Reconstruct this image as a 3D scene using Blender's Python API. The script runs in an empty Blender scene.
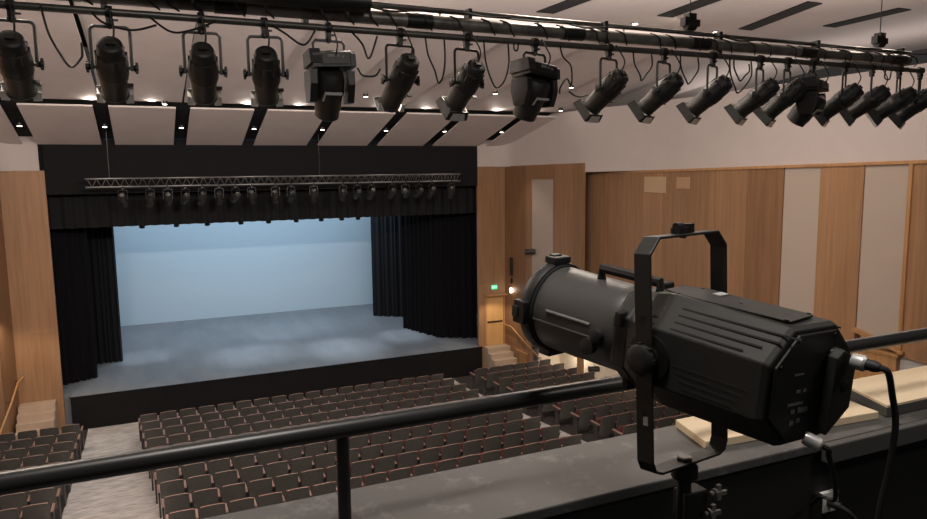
import bpy, math, random
from mathutils import Vector, Matrix
random.seed(7)
sc = bpy.context.scene
COL = sc.collection
PI = math.pi
V = Vector

# ------------------------------------------------------------------ materials
def mat(name, col, rough=.6, metal=0., spec=.5, noise=None, bump=0., nscale=40., emit=None, estr=0., stretch=None):
    m = bpy.data.materials.new(name); m.use_nodes = True
    nt = m.node_tree; b = nt.nodes['Principled BSDF']
    b.inputs['Base Color'].default_value = (*col, 1)
    b.inputs['Roughness'].default_value = rough
    b.inputs['Metallic'].default_value = metal
    b.inputs['Specular IOR Level'].default_value = spec
    if emit:
        b.inputs['Emission Color'].default_value = (*emit, 1); b.inputs['Emission Strength'].default_value = estr
    if noise or bump:
        tc = nt.nodes.new('ShaderNodeTexCoord'); n = nt.nodes.new('ShaderNodeTexNoise')
        n.inputs['Scale'].default_value = nscale; n.inputs['Detail'].default_value = 6; n.inputs['Roughness'].default_value = .65
        if stretch:
            mp = nt.nodes.new('ShaderNodeMapping'); mp.inputs['Scale'].default_value = stretch
            nt.links.new(tc.outputs['Object'], mp.inputs['Vector']); nt.links.new(mp.outputs['Vector'], n.inputs['Vector'])
        else:
            nt.links.new(tc.outputs['Object'], n.inputs['Vector'])
        if noise:
            r = nt.nodes.new('ShaderNodeValToRGB')
            r.color_ramp.elements[0].position = noise[0]; r.color_ramp.elements[1].position = noise[1]
            r.color_ramp.elements[0].color = (*col, 1); r.color_ramp.elements[1].color = (*noise[2], 1)
            nt.links.new(n.outputs['Fac'], r.inputs['Fac']); nt.links.new(r.outputs['Color'], b.inputs['Base Color'])
        if bump:
            bp = nt.nodes.new('ShaderNodeBump'); bp.inputs['Strength'].default_value = bump; bp.inputs['Distance'].default_value = .02
            nt.links.new(n.outputs['Fac'], bp.inputs['Height']); nt.links.new(bp.outputs['Normal'], b.inputs['Normal'])
    return m

def wood(name, c1, c2, stretch=(6, 6, .35), rough=.45, boards=0.):
    m = bpy.data.materials.new(name); m.use_nodes = True
    nt = m.node_tree; b = nt.nodes['Principled BSDF']; L = nt.links.new
    tc = nt.nodes.new('ShaderNodeTexCoord'); mp = nt.nodes.new('ShaderNodeMapping')
    mp.inputs['Scale'].default_value = stretch
    L(tc.outputs['Object'], mp.inputs['Vector'])
    n = nt.nodes.new('ShaderNodeTexNoise'); n.inputs['Scale'].default_value = 1.6; n.inputs['Detail'].default_value = 8
    n.inputs['Roughness'].default_value = .6; n.inputs['Distortion'].default_value = .4
    L(mp.outputs['Vector'], n.inputs['Vector'])
    r = nt.nodes.new('ShaderNodeValToRGB')
    r.color_ramp.elements[0].position = .3; r.color_ramp.elements[1].position = .72
    r.color_ramp.elements[0].color = (*c1, 1); r.color_ramp.elements[1].color = (*c2, 1)
    L(n.outputs['Fac'], r.inputs['Fac'])
    if boards:
        # veneer sheets: a slow change of tone from sheet to sheet
        mp2 = nt.nodes.new('ShaderNodeMapping'); mp2.inputs['Scale'].default_value = (.9, .9, .16)
        L(tc.outputs['Object'], mp2.inputs['Vector'])
        vo = nt.nodes.new('ShaderNodeTexVoronoi'); vo.inputs['Scale'].default_value = 1.1
        vo.distance = 'CHEBYCHEV'; vo.inputs['Randomness'].default_value = .25
        L(mp2.outputs['Vector'], vo.inputs['Vector'])
        sp = nt.nodes.new('ShaderNodeSeparateColor'); L(vo.outputs['Color'], sp.inputs['Color'])
        mr = nt.nodes.new('ShaderNodeMapRange'); mr.inputs['To Min'].default_value = 1 - boards; mr.inputs['To Max'].default_value = 1 + boards
        L(sp.outputs['Red'], mr.inputs['Value'])
        mx = nt.nodes.new('ShaderNodeMix'); mx.data_type = 'RGBA'; mx.blend_type = 'MULTIPLY'; mx.inputs['Factor'].default_value = 1
        L(r.outputs['Color'], mx.inputs['A']); L(mr.outputs['Result'], mx.inputs['B'])
        L(mx.outputs['Result'], b.inputs['Base Color'])
    else:
        L(r.outputs['Color'], b.inputs['Base Color'])
    b.inputs['Roughness'].default_value = rough
    b.inputs['Specular IOR Level'].default_value = .3
    return m

M = dict(
    wood=wood('maple veneer', (.255, .138, .070), (.355, .203, .108), boards=.13),
    woodd=wood('darker veneer', (.19, .098, .049), (.265, .144, .074)),
    woodtrim=wood('trim wood', (.36, .18, .075), (.48, .27, .12)),
    board=wood('pale plywood', (.78, .61, .40), (.88, .72, .51), stretch=(1.2, 9, 9), rough=.6),
    plaster=mat('warm grey paint', (.50, .435, .405), .85, noise=(.3, .8, (.54, .47, .44)), nscale=1.5),
    ceilp=mat('ceiling panel paint', (.62, .55, .52), .8, noise=(.3, .75, (.68, .61, .575)), nscale=1.1),
    fabricp=mat('beige acoustic cloth', (.42, .345, .285), .95, bump=.1, nscale=260),
    lower=mat('cream lower wall', (.78, .69, .56), .8),
    greyw=mat('grey lower wall', (.50, .48, .47), .85),
    blackp=mat('black painted wall', (.013, .0132, .0136), .85, spec=.08, noise=(.35, .8, (.015, .015, .0155)), nscale=2),
    soffit=mat('black soffit', (.008, .008, .008), .9),
    velour=mat('black velour', (.007, .007, .0085), .95, spec=.1, bump=.08, nscale=90),
    velourg=mat('charcoal velour', (.014, .015, .018), .9, spec=.25, bump=.08, nscale=90),
    borderc=mat('charcoal border cloth', (.016, .016, .017), .95, spec=.1),
    cyc=mat('pale blue cyclorama cloth', (.50, .63, .72), .95, spec=.1),
    stage=mat('scuffed grey stage floor', (.20, .22, .24), .5, noise=(.35, .80, (.28, .30, .325)), nscale=.8, bump=.02, stretch=(1.6, .35, 1)),
    stagef=mat('black stage front', (.008, .008, .0084), .7, spec=.12, noise=(.3, .8, (.012, .012, .0124)), nscale=3),
    carpet=mat('grey ribbed carpet', (.34, .32, .31), .95, noise=(.36, .66, (.64, .62, .605)), nscale=5, bump=.6, stretch=(.5, 2.2, 2.2)),
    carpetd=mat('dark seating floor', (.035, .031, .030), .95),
    step=mat('pale wood steps', (.40, .30, .215), .7, noise=(.3, .8, (.47, .36, .27)), nscale=2),
    metal=mat('black powder coat', (.017, .017, .0165), .48, noise=(.4, .8, (.022, .022, .021)), nscale=14),
    metals=mat('black satin steel', (.014, .014, .014), .38),
    railm=mat('black rail enamel', (.022, .022, .022), .36),
    housing=mat('charcoal cast housing', (.030, .030, .029), .48, spec=.3, noise=(.42, .75, (.040, .040, .0385)), nscale=9, bump=.03),
    tube=mat('charcoal barrel enamel', (.068, .066, .062), .42, noise=(.45, .75, (.082, .080, .075)), nscale=6, bump=.02),
    rubber=mat('black rubber', (.012, .012, .012), .6),
    steel=mat('worn steel', (.42, .41, .39), .35, .9),
    alum=mat('bare aluminium', (.72, .72, .70), .38, .55),
    trussm=mat('dull aluminium truss', (.28, .28, .28), .35, .8),
    pipe=mat('grey steel pipe', (.10, .096, .09), .36, .5, noise=(.4, .7, (.15, .145, .135)), nscale=8),
    duct=mat('worn grey conduit', (.27, .255, .24), .38, .45, noise=(.42, .6, (.11, .105, .10)), nscale=2.2),
    ledge=mat('scuffed grey ledge paint', (.082, .080, .077), .55, noise=(.54, .76, (.21, .205, .20)), nscale=11, bump=.04),
    ledgef=mat('grey ledge nosing', (.075, .073, .070), .6),
    parapet=mat('black parapet paint', (.0075, .0075, .0075), .7),
    label=mat('pale grey label', (.42, .42, .41), .6),
    scuff=mat('rubbed bare paint', (.20, .195, .19), .5),
    plate=mat('grey outlet plate', (.75, .74, .72), .45),
    seatb=mat('dark seat shell', (.066, .062, .057), .45, noise=(.35, .7, (.088, .082, .074)), nscale=7),
    seatc=mat('burgundy seat cloth', (.10, .028, .024), .85),
    seatr=mat('brown seat edge', (.31, .19, .155), .45),
    arm=mat('dark seat arm', (.03, .026, .025), .5),
    lamp=mat('lit lamp lens', (1, .95, .85), .3, emit=(1, .92, .80), estr=9),
    exit=mat('lit green exit face', (.05, .5, .25), .4, emit=(.10, .85, .42), estr=.9),
    exitw=mat('lit white lettering', (.9, 1, .95), .4, emit=(.75, 1, .85), estr=1.2),
    door=wood('honey door veneer', (.50, .28, .11), (.60, .36, .15)),
    lens=mat('dark lens glass', (.02, .022, .026), .06),
)

# ------------------------------------------------------------------ mesh builder
class MB:
    def __init__(s): s.v = []; s.f = []
    def add(s, vs, fs, mx=None):
        o = len(s.v)
        s.v += [tuple(mx @ V(p)) if mx else tuple(p) for p in vs]
        s.f += [tuple(i + o for i in f) for f in fs]
        return s
    def box(s, c, d, mx=None, rot=None):
        x, y, z = d[0] / 2, d[1] / 2, d[2] / 2
        vs = [V((sx * x, sy * y, sz * z)) for sx in (-1, 1) for sy in (-1, 1) for sz in (-1, 1)]
        if rot: vs = [rot @ p for p in vs]
        vs = [p + V(c) for p in vs]
        return s.add(vs, [(0, 1, 3, 2), (4, 6, 7, 5), (0, 4, 5, 1), (2, 3, 7, 6), (0, 2, 6, 4), (1, 5, 7, 3)], mx)
    def b2(s, lo, hi, mx=None):
        return s.box([(a + b) / 2 for a, b in zip(lo, hi)], [abs(b - a) for a, b in zip(lo, hi)], mx)
    def prism(s, poly, vec, mx=None):
        """planar polygon (3D points) extruded along vec"""
        n = len(poly); p = [V(q) for q in poly]; w = V(vec)
        vs = p + [q + w for q in p]
        fs = [tuple(reversed(range(n))), tuple(range(n, 2 * n))] + [(i, (i + 1) % n, n + (i + 1) % n, n + i) for i in range(n)]
        return s.add(vs, fs, mx)
    def lathe(s, prof, n=24, mx=None, axis='Y', caps=True):
        """prof: list of (pos along axis, radius)"""
        vs = []; fs = []
        for (a, r) in prof:
            for i in range(n):
                t = 2 * PI * i / n + PI / n; c, d = r * math.cos(t), r * math.sin(t)
                vs.append({'Y': (c, a, d), 'Z': (c, d, a), 'X': (a, c, d)}[axis])
        for k in range(len(prof) - 1):
            for i in range(n):
                j = (i + 1) % n
                fs.append((k * n + i, k * n + j, (k + 1) * n + j, (k + 1) * n + i))
        if caps:
            fs.append(tuple(range(n))); fs.append(tuple(reversed(range((len(prof) - 1) * n, len(prof) * n))))
        return s.add(vs, fs, mx)
    def tube(s, pts, r, n=8, mx=None, flat=None, cap=True):
        pts = [V(p) for p in pts]; vs = []; fs = []; m = len(pts)
        up = None
        for i, p in enumerate(pts):
            d = (pts[min(i + 1, m - 1)] - pts[max(i - 1, 0)]).normalized()
            if up is None:
                up = V((0, 0, 1)) if abs(d.z) < .9 else V((0, 1, 0))
            a = d.cross(up); a = a.normalized() if a.length > 1e-6 else V((1, 0, 0))
            b = a.cross(d).normalized(); up = b
            for k in range(n):
                t = 2 * PI * k / n
                vs.append(p + (a * math.cos(t) + b * math.sin(t)) * r)
        for i in range(m - 1):
            for k in range(n):
                j = (k + 1) % n
                fs.append((i * n + k, i * n + j, (i + 1) * n + j, (i + 1) * n + k))
        if cap:
            fs.append(tuple(reversed(range(n)))); fs.append(tuple(range((m - 1) * n, m * n)))
        return s.add(vs, fs, mx)
    def mesh(s, name, m, smooth=None):
        me = bpy.data.meshes.new(name); me.from_pydata(s.v, [], s.f); me.validate(); me.update()
        import bmesh
        bm = bmesh.new(); bm.from_mesh(me); bmesh.ops.recalc_face_normals(bm, faces=bm.faces[:])
        if smooth:
            for f in bm.faces: f.smooth = True
            for e in bm.edges:
                if len(e.link_faces) == 2 and e.calc_face_angle(0) > smooth: e.smooth = False
        bm.to_mesh(me); bm.free()
        me.materials.append(m)
        return me
    def obj(s, name, m, parent=None, smooth=None, bevel=0., loc=None):
        o = bpy.data.objects.new(name, s.mesh(name, m, smooth)); COL.objects.link(o)
        if loc: o.location = loc
        if parent: o.parent = parent
        if bevel:
            b = o.modifiers.new('bevel', 'BEVEL'); b.width = bevel; b.segments = 2; b.limit_method = 'ANGLE'; b.angle_limit = .6
        return o

SM = math.radians(40)
def spline(pts, n=8):
    P = [V(p) for p in pts]; P = [P[0]] + P + [P[-1]]; out = []
    for i in range(1, len(P) - 2):
        for k in range(n):
            t = k / n; a, b, c, d = P[i - 1], P[i], P[i + 1], P[i + 2]
            out.append(.5 * ((2 * b) + (c - a) * t + (2 * a - 5 * b + 4 * c - d) * t * t + (3 * b - a - 3 * c + d) * t ** 3))
    out.append(P[-2]); return out

def tag(o, label, cat, group=None):
    o['label'] = label; o['category'] = cat
    if group: o['group'] = group
    return o
def struct(o, label=None):
    o['kind'] = 'structure'
    if label: o['label'] = label
    return o
def empty(name, loc, label, cat, group=None, rz=0.):
    o = bpy.data.objects.new(name, None); COL.objects.link(o); o.location = loc; o.rotation_euler = (0, 0, rz)
    o.empty_display_size = .1
    return tag(o, label, cat, group)
def dup(o, parent=None, **kw):
    c = o.copy(); COL.objects.link(c)
    if parent: c.parent = parent
    for k, v in kw.items(): c[k] = v
    for ch in list(o.children): dup(ch, c)
    return c
ORD = ['first', 'second', 'third', 'fourth', 'fifth', 'sixth', 'seventh', 'eighth', 'ninth', 'tenth', 'eleventh', 'twelfth',
       'thirteenth', 'fourteenth', 'fifteenth', 'sixteenth', 'seventeenth', 'eighteenth', 'nineteenth', 'twentieth']

# ------------------------------------------------------------------ camera
cam = bpy.data.cameras.new('camera'); co = bpy.data.objects.new('camera', cam); COL.objects.link(co)
yaw, pit, rol = math.radians(24.105), math.radians(7.133), math.radians(-.68)
d = V((math.sin(yaw) * math.cos(pit), math.cos(yaw) * math.cos(pit), -math.sin(pit)))
rt = V((math.cos(yaw), -math.sin(yaw), 0)); up = rt.cross(d)
c_, s_ = math.cos(rol), math.sin(rol); rt, up = rt * c_ + up * s_, up * c_ - rt * s_
CAM = V((-4.7, -26, 8.44)); FPX = 704.7
mw = Matrix((rt, up, -d)).transposed().to_4x4(); mw.translation = CAM
co.matrix_world = mw
cam.sensor_width = 36; cam.lens = FPX / 927 * 36; cam.clip_start = .05; cam.clip_end = 200
sc.camera = co
def project(p):
    q = V(p) - CAM; z = q.dot(d)
    return 463.5 + FPX * q.dot(rt) / z, 259.5 - FPX * q.dot(up) / z

# ------------------------------------------------------------------ floor, stage, shell
ST = 1.16
def fl(Y): return 0. if Y > -1.6 else .09 * (-1.6 - Y)
b = MB()
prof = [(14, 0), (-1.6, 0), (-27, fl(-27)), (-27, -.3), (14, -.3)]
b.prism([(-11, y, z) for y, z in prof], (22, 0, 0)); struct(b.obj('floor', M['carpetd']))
# aisles
for nm, x0, x1 in (('floor_aisle_left', -6.95, -4.7), ('floor_aisle_right', 5.2, 6.3)):
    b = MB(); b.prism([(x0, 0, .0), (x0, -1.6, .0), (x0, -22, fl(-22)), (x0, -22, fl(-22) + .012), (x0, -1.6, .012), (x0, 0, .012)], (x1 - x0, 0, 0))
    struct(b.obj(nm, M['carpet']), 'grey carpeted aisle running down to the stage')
b = MB(); b.b2((-5.2, -1.55, 0), (5.2, -.02, .012)); struct(b.obj('floor_front', M['carpet']), 'grey carpet strip between stage and front row')

b = MB(); b.b2((-7.4, 0, .0), (7.72, 12.4, ST)); b.b2((-10.5, .42, 0), (-7.4, 12.4, ST)); b.b2((7.72, .42, 0), (10.5, 12.4, ST))
struct(b.obj('floor_stage', M['stage']), 'scuffed grey stage floor')
b = MB(); b.b2((-7.4, -.05, 0.0), (7.72, -.003, ST - .03)); b.b2((-7.43, -.06, ST - .03), (7.75, -.003, ST - .002))
struct(b.obj('trim_1', M['stagef']), 'black stage front')
# backstage shell
b = MB(); b.b2((-10.7, 12.4, 0), (10.7, 12.6, 10.2)); struct(b.obj('wall_back', M['blackp']))
b = MB(); b.b2((-10.7, .1, 0), (-10.5, 12.6, 10.2)); struct(b.obj('wall_stage_left', M['blackp']))
b = MB(); b.b2((10.5, .1, 0), (10.7, 12.6, 10.2)); struct(b.obj('wall_stage_right', M['blackp']))
b = MB(); b.b2((-10.7, .1, 10.0), (10.7, 12.6, 10.2)); struct(b.obj('ceiling_stage', M['blackp']))
b = MB(); b.b2((-7.6, 0, 7.85), (7.6, .15, 9.6)); b.b2((-7.95, .16, 8.4), (7.95, .2, 9.6)); struct(b.obj('wall_header', M['blackp']), 'black wall above the stage opening')

# --- right and left house walls
def ang(sx, t, off=0., z=0.):       # point on the splayed wall: t from 0 (stage) to 1
    return V((sx * (8.85 + .45 * t + off), -5.05 * t, z))
for sx, side in ((1, 'right'), (-1, 'left')):
    # frontal piece beside the opening, with the door hole on the right
    b = MB()
    x0, x1 = sorted((sx * 7.6, sx * 8.87))
    if sx > 0:
        b.b2((7.6, 0, ST), (7.93, .12, 3.30)); b.b2((8.78, 0, ST), (8.87, .12, 3.30)); b.b2((7.6, 0, 3.30), (8.87, .12, 8.62)); b.b2((7.6, 0, 0), (8.87, .12, ST - .001))
    else:
        b.b2((x0, 0, 0), (x1, .12, 8.62))
    struct(b.obj('wall_%s_front' % side, M['wood']), 'wood panelled wall beside the stage opening')
    # splayed piece: wood all the way at the stage end, lifted over the vestibule further out
    def quad(t0, t1, z0a, z0b, z1, off, th=.12):
        p = [ang(sx, t0, off, z0a), ang(sx, t1, off, z0b), ang(sx, t1, off, z1 + .05 * t1), ang(sx, t0, off, z1 + .05 * t0)]
        return p, (sx * th, .02, 0)
    cuts = [(0., .18, 0, 0), (.18, .375, 0, 0), (.375, .655, 1.75, 1.72), (.655, 1., 1.72, 1.62)]
    b = MB()
    for t0, t1, a, c in cuts:
        if t0 == .375:
            b.prism(*quad(t0, t1, a, c, 3.0, 0)); b.prism(*quad(t0, t1, 8.1, 8.1, 8.63, 0)); continue
        b.prism(*quad(t0, t1, a, c, 8.63, 0))
    b.prism(*quad(.955, 1.0, 0.1, .1, 8.63, -.02, .14))
    struct(b.obj('wall_%s_splay' % side, M['wood']), 'splayed wood panelled wall with a pale upright strip')
    b = MB(); b.prism(*quad(.0, .30, 1.2, 1.2, 8.60, -.012, .01)); struct(b.obj('wall_%s_splay_board' % side, M['woodd']), 'darker wood panel of the splayed wall')
    b = MB(); b.prism(*quad(.375, .655, 3.0, 3.0, 8.12, .03, .05)); struct(b.obj('wall_%s_splay_cloth' % side, M['fabricp']), 'pale upright acoustic strip in the splayed wood wall')
    # painted wall above
    b = MB()
    line = [(7.6, .02), (8.3, .01), (8.75, -.15), (8.98, -.6), (9.3, -4.0), (9.38, -5.0), (9.42, -5.2), (9.62, -6.2), (9.86, -7.2), (9.98, -8.2), (10.0, -9.2), (10.0, -27)]
    vs = []; fs = []
    for xa, ya in line:
        zb = 8.61 if ya > -4.5 else 8.27 + (-ya - 4) * .0175 + .072
        xa += .13 if sx < 0 and ya > -.1 else 0
        vs += [(sx * xa, ya, zb), (sx * xa, ya, 10.52), (sx * (xa + .12), ya + .04, 10.52), (sx * (xa + .12), ya + .04, zb)]
    for k in range(len(line) - 1):
        o = k * 4
        for q in range(4): fs.append((o + q, o + (q + 1) % 4, o + 4 + (q + 1) % 4, o + 4 + q))
    fs += [(0, 1, 2, 3), (len(vs) - 4, len(vs) - 3, len(vs) - 2, len(vs) - 1)]
    b.add(vs, fs)
    b.b2((min(sx * 10.06, sx * 10.12), -27, 8.25), (max(sx * 10.06, sx * 10.12), -4, 8.62))
    struct(b.obj('wall_%s_upper' % side, M['plaster'], smooth=math.radians(50)), 'warm grey painted wall above the wood panelling')
    # vestibule / lower wall
    b = MB(); b.b2((min(sx * 10.15, sx * 10.35), -27, 0), (max(sx * 10.15, sx * 10.35), 0, 5)); b.b2((min(sx * 9.2, sx * 10.3), -2.2, 0), (max(sx * 9.2, sx * 10.3), -2.1, 3))
    struct(b.obj('wall_%s_lower' % side, M['lower']), 'cream lower wall behind the right seats' if sx > 0 else 'cream lower wall behind the left seats')
# main right wall panels (top rises very slightly to the rear)
def wtop(y): return 8.27 + (-y - 4) * .0175
def wpanel(b, sx, ya, yb, zb_a, zb_b, x=9.95, th=.12, zt=None):
    za, zc = (wtop(ya), wtop(yb)) if zt is None else (zt, zt)
    b.prism([(sx * x, ya, zb_a), (sx * x, yb, zb_b), (sx * x, yb, zc), (sx * x, ya, za)], (sx * th, 0, 0))
for sx, side in ((1, 'right'), (-1, 'left')):
    ys = [-3.6, -5.55, -7.45, -9.3, -10.7, -11.86]
    for a, c in zip(ys, ys[1:]):
        b = MB(); wpanel(b, sx, a - .006, c + .006, 2.1, 2.1); struct(b.obj('wall_%s_panel' % side, M['wood']), 'wood wall panel right of the stage' if sx > 0 else 'wood wall panel left of the stage')
    for a, c, z0, z1, k, th in ((-11.86, -13.03, 2.1, 2.1, 'woodd', .12), (-13.03, -14.08, 2.1, 2.1, 'fabricp', .09), (-14.08, -15.21, 2.1, 2.1, 'wood', .12), (-15.21, -16.28, 4.78, 4.50, 'fabricp', .09), (-16.28, -20, 4.35, 4.2, 'wood', .12)):
        b = MB(); wpanel(b, sx, a - .006, c + .006, z0, z1, x=9.95 + (.12 - th)); struct(b.obj('wall_%s_%s' % (side, 'cloth_panel' if k == 'fabricp' else 'panel'), M[k]), ('pale upright acoustic panel' if k == 'fabricp' else 'wood wall panel') + (', %s metres from the stage' % str(round(-a)) if 0 else ' of the %s wall' % side))
    b = MB()
    b.prism([(sx * 9.9, -3.6, wtop(-3.6)), (sx * 9.9, -20, wtop(-20)), (sx * 9.9, -20, wtop(-20) + .07), (sx * 9.9, -3.6, wtop(-3.6) + .07)], (sx * .2, 0, 0))
    b.b2((min(sx * 9.9, sx * 10.1), -16.33, 4.4), (max(sx * 9.9, sx * 10.1), -16.25, wtop(-16.3)))
    struct(b.obj('trim_%d' % (2 if sx > 0 else 3), M['woodtrim']), 'wood capping of the side wall')
    b = MB()
    b.b2((min(sx * 9.9, sx * 10.12), -16.25, 2.1), (max(sx * 9.9, sx * 10.12), -14.3, 4.36))
    b.prism([(sx * 9.86, -15.2, 4.70), (sx * 9.86, -16.4, 4.42), (sx * 9.86, -16.4, 4.49), (sx * 9.86, -15.2, 4.78)], (sx * .25, 0, 0))
    b.b2((min(sx * 9.86, sx * 10.12), -16.3, 4.33), (max(sx * 9.86, sx * 10.12), -14.3, 4.40))
    struct(b.obj('trim_%d' % (4 if sx > 0 else 5), M['woodtrim']), 'wood box front under the pale wall panel')
    b = MB(); b.b2((min(sx * 10.02, sx * 10.14), -22, 1), (max(sx * 10.02, sx * 10.14), -16.26, 4.4)); struct(b.obj('wall_%s_grey' % side, M['greyw']), 'grey wall below the wood panelling')
# pale access panels on the right wall
for k, (y0, z0, y1, z1, lb) in enumerate(((-7.6, 7.70, -8.62, 8.20, 'pale square access panel high on the wood wall'), (-9.12, 7.85, -9.68, 8.19, 'small faint access panel high on the wood wall'))):
    b = MB(); b.b2((9.925, y1, z0), (9.9485, y0, z1)); tag(b.obj('access_panel', mat('faint access panel', (.42, .255, .145), .5) if k else mat('pale access panel', (.50, .335, .205), .5), bevel=.004), lb, 'panel')
# rear of hall
# ------------------------------------------------------------------ ceiling
slots = [-7.93, -5.72, -3.55, -1.33, .93, 3.2, 5.45, 7.8]
sl = (10.36 - 9.45) / 3.4
edges = [-14.6, -12.3, -10.1] + slots + [10.0, 12.2, 14.4]
for i in range(len(edges) - 1):
    x0 = edges[i] + .2; x1 = edges[i + 1] - .2
    b = MB(); b.prism([(x0, .0, 9.44), (x0, -3.42, 10.36), (x0, -3.42, 10.41), (x0, .0, 9.49)], (x1 - x0, 0, 0))
    struct(b.obj('ceiling_panel', M['ceilp']), 'sloping ceiling panel above the stage opening')
b = MB(); b.prism([(-15, .1, 9.66), (-15, -3.9, 10.75), (-15, -3.9, 10.85), (-15, .1, 9.76)], (30, 0, 0)); struct(b.obj('ceiling_soffit', M['soffit']), 'black void above the ceiling panels')
# second row: panels each a little twisted
for i in range(len(edges) - 1):
    x0, x1 = edges[i] + .03, edges[i + 1] - .03
    b = MB()
    za, zb = 10.53, 10.53
    vs = []
    n = 8
    for k in range(n + 1):
        y = -3.55 - (12.4 - 3.55) * k / n
        z = 10.53 + 1.02 * math.sin(k / n * PI / 2) ** .95
        for x, dz in ((x0, .10 * math.sin(k / n * PI)), (x1, -.10 * math.sin(k / n * PI))):
            vs += [(x, y, z + dz), (x, y, z + dz + .05)]
    fs = []
    for k in range(n):
        o = k * 4
        fs += [(o, o + 4, o + 6, o + 2), (o + 1, o + 3, o + 7, o + 5), (o, o + 1, o + 5, o + 4), (o + 2, o + 6, o + 7, o + 3)]
    fs += [(0, 2, 3, 1), (n * 4, n * 4 + 1, n * 4 + 3, n * 4 + 2)]
    b.add(vs, fs); struct(b.obj('ceiling_cloud', M['ceilp'], smooth=SM), 'curved ceiling panel of the second row')
b = MB(); b.b2((-15, -13, 11.9), (15, -3.9, 12.0)); struct(b.obj('ceiling_void', M['soffit']))
b = MB(); b.b2((-15, -27, 11.62), (15, -12.4, 11.72)); struct(b.obj('ceiling', M['ceilp']))
for k, (xa, ya, xb, yb) in enumerate(((2.9, -13.2, 3.05, -16.6), (5.45, -13.8, 5.15, -16.6), (8.15, -13.35, 7.37, -15.87), (9.72, -14.3, 9.6, -16.15))):
    b = MB(); b.prism([(xa - .2, ya, 11.60), (xa + .2, ya, 11.60), (xb + .2, yb, 11.60), (xb - .2, yb, 11.60)], (0, 0, .03))
    struct(b.obj('ceiling_slot', M['soffit']), 'black slot in the flat ceiling above the lighting pipes')

def downlight(p, label, r=.07, group='small ceiling downlights'):
    t = empty('downlight', p, label, 'light', group)
    MB().lathe([(0, r * 1.3), (.09, r * 1.3)], 14, axis='Z').obj('housing', M['metals'], t, SM)
    MB().lathe([(-.012, r), (.0, r)], 14, axis='Z').obj('lens', M['lamp'], t)
    return t
for k, x in enumerate(slots):
    y = -1.75; z = 9.44 + sl * .8 * 1.75 + .02
    downlight((x, y, 9.90), 'small lit downlight in the %s black ceiling slot from the left' % ORD[k], .065, 'downlights in the black ceiling slots')
def cloudz(y):
    k = (-3.55 - y) / (12.4 - 3.55); return 10.53 + 1.02 * math.sin(max(0, min(1, k)) * PI / 2) ** .95
for k, (x, y, lb) in enumerate(((7.6, -6.9, 'small lit downlight between two tilted spotlights right of centre'), (5.45, -5.9, 'lit ceiling downlight left of the second moving light'),
                            (1.5, -5.1, 'lit ceiling downlight right of the first moving light'), (8.9, -4.2, 'lit ceiling downlight right of the second moving light'),
                            (7.7, -12.9, 'lit ceiling downlight above the right part of the pipes'), (5.3, -13.0, 'lit ceiling downlight at the top edge, right of centre'),
                            (-2.9, -3.75, 'lit downlight behind the third spotlight from the left'), (-4.05, -3.75, 'lit downlight between the second and third spotlights'))):
    z = cloudz(y) - .13 if y > -12.4 else 11.60
    downlight((x, y, z), lb, .06)

# ------------------------------------------------------------------ stage dressing
def drape(pts, z0, z1, folds, amp, name, label, m, zvar=0., group=None):
    P = [V((*p, 0)) for p in pts]; segs = [(P[i + 1] - P[i]).length for i in range(len(P) - 1)]; tot = sum(segs)
    n = int(folds * 8); vs = []; fs = []
    ph = random.random() * 6
    for i in range(n + 1):
        s = tot * i / n; k = 0
        while k < len(segs) - 1 and s > segs[k]: s -= segs[k]; k += 1
        t = (P[k + 1] - P[k]).normalized(); nn = V((-t.y, t.x, 0)); p = P[k] + t * s
        u = i / n * folds * 2 * PI
        for z, a in ((z0, amp), (z0 + (z1 - z0) * .5, amp * .85), (z1, amp * .6)):
            off = nn * (math.sin(u + ph + .6 * math.sin(u * .37)) * a + .4 * a * math.sin(u * .5 + ph))
            q = p + off; zz = z + (zvar * math.sin(u) if z == z0 else 0)
            vs += [(q.x - nn.x * .012, q.y - nn.y * .012, zz), (q.x + nn.x * .012, q.y + nn.y * .012, zz)]
    for i in range(n):
        o = i * 6
        for k in (0, 2):
            fs += [(o + k, o + 6 + k, o + 8 + k, o + 2 + k), (o + 1 + k, o + 3 + k, o + 9 + k, o + 7 + k)]
        fs += [(o, o + 1, o + 7, o + 6), (o + 4, o + 10, o + 11, o + 5)]
    o = n * 6
    for q in (0, 2):
        fs += [(q, q + 2, q + 3, q + 1), (o + q, o + q + 1, o + q + 3, o + q + 2)]
    b = MB(); b.add(vs, fs)
    return tag(b.obj(name, m, smooth=math.radians(60)), label, 'curtain', group)
drape([(-7.9, 1.55), (-6.70, 2.2)], ST + .005, 8.2, 7, .05, 'leg_curtain', 'flat black side curtain at the left edge of the stage', M['velour'])
drape([(-7.3, 4.3), (-5.93, 4.3)], ST + .005, 8.2, 8, .09, 'leg_curtain', 'black side curtain with grey folds beside the left edge of the backdrop', M['velourg'])
drape([(6.02, 4.8), (6.75, 2.25), (8.2, 1.45)], ST + .005, 8.2, 14, .08, 'leg_curtain', 'wide black side curtain at the right edge of the stage', M['velour'])
drape([(5.5, 8.2), (7.2, 7.0)], ST + .005, 8.2, 9, .09, 'leg_curtain', 'black folded curtain against the right edge of the blue backdrop', M['velourg'])
drape([(-8.0, .8), (8.0, .8)], 6.70, 8.3, 44, .06, 'border_curtain', 'gathered black border curtain across the top of the stage opening', M['borderc'], .01)
b = MB(); vs = []; fs = []
for i in range(41):
    x = -9 + 18 * i / 40
    for z in (ST, 9.5): vs += [(x, 11.5, z), (x, 11.54, z)]
for i in range(40):
    o = i * 4; fs += [(o, o + 4, o + 6, o + 2), (o + 1, o + 3, o + 7, o + 5), (o, o + 1, o + 5, o + 4), (o + 2, o + 6, o + 7, o + 3)]
fs += [(0, 2, 3, 1), (160, 161, 163, 162)]
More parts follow.
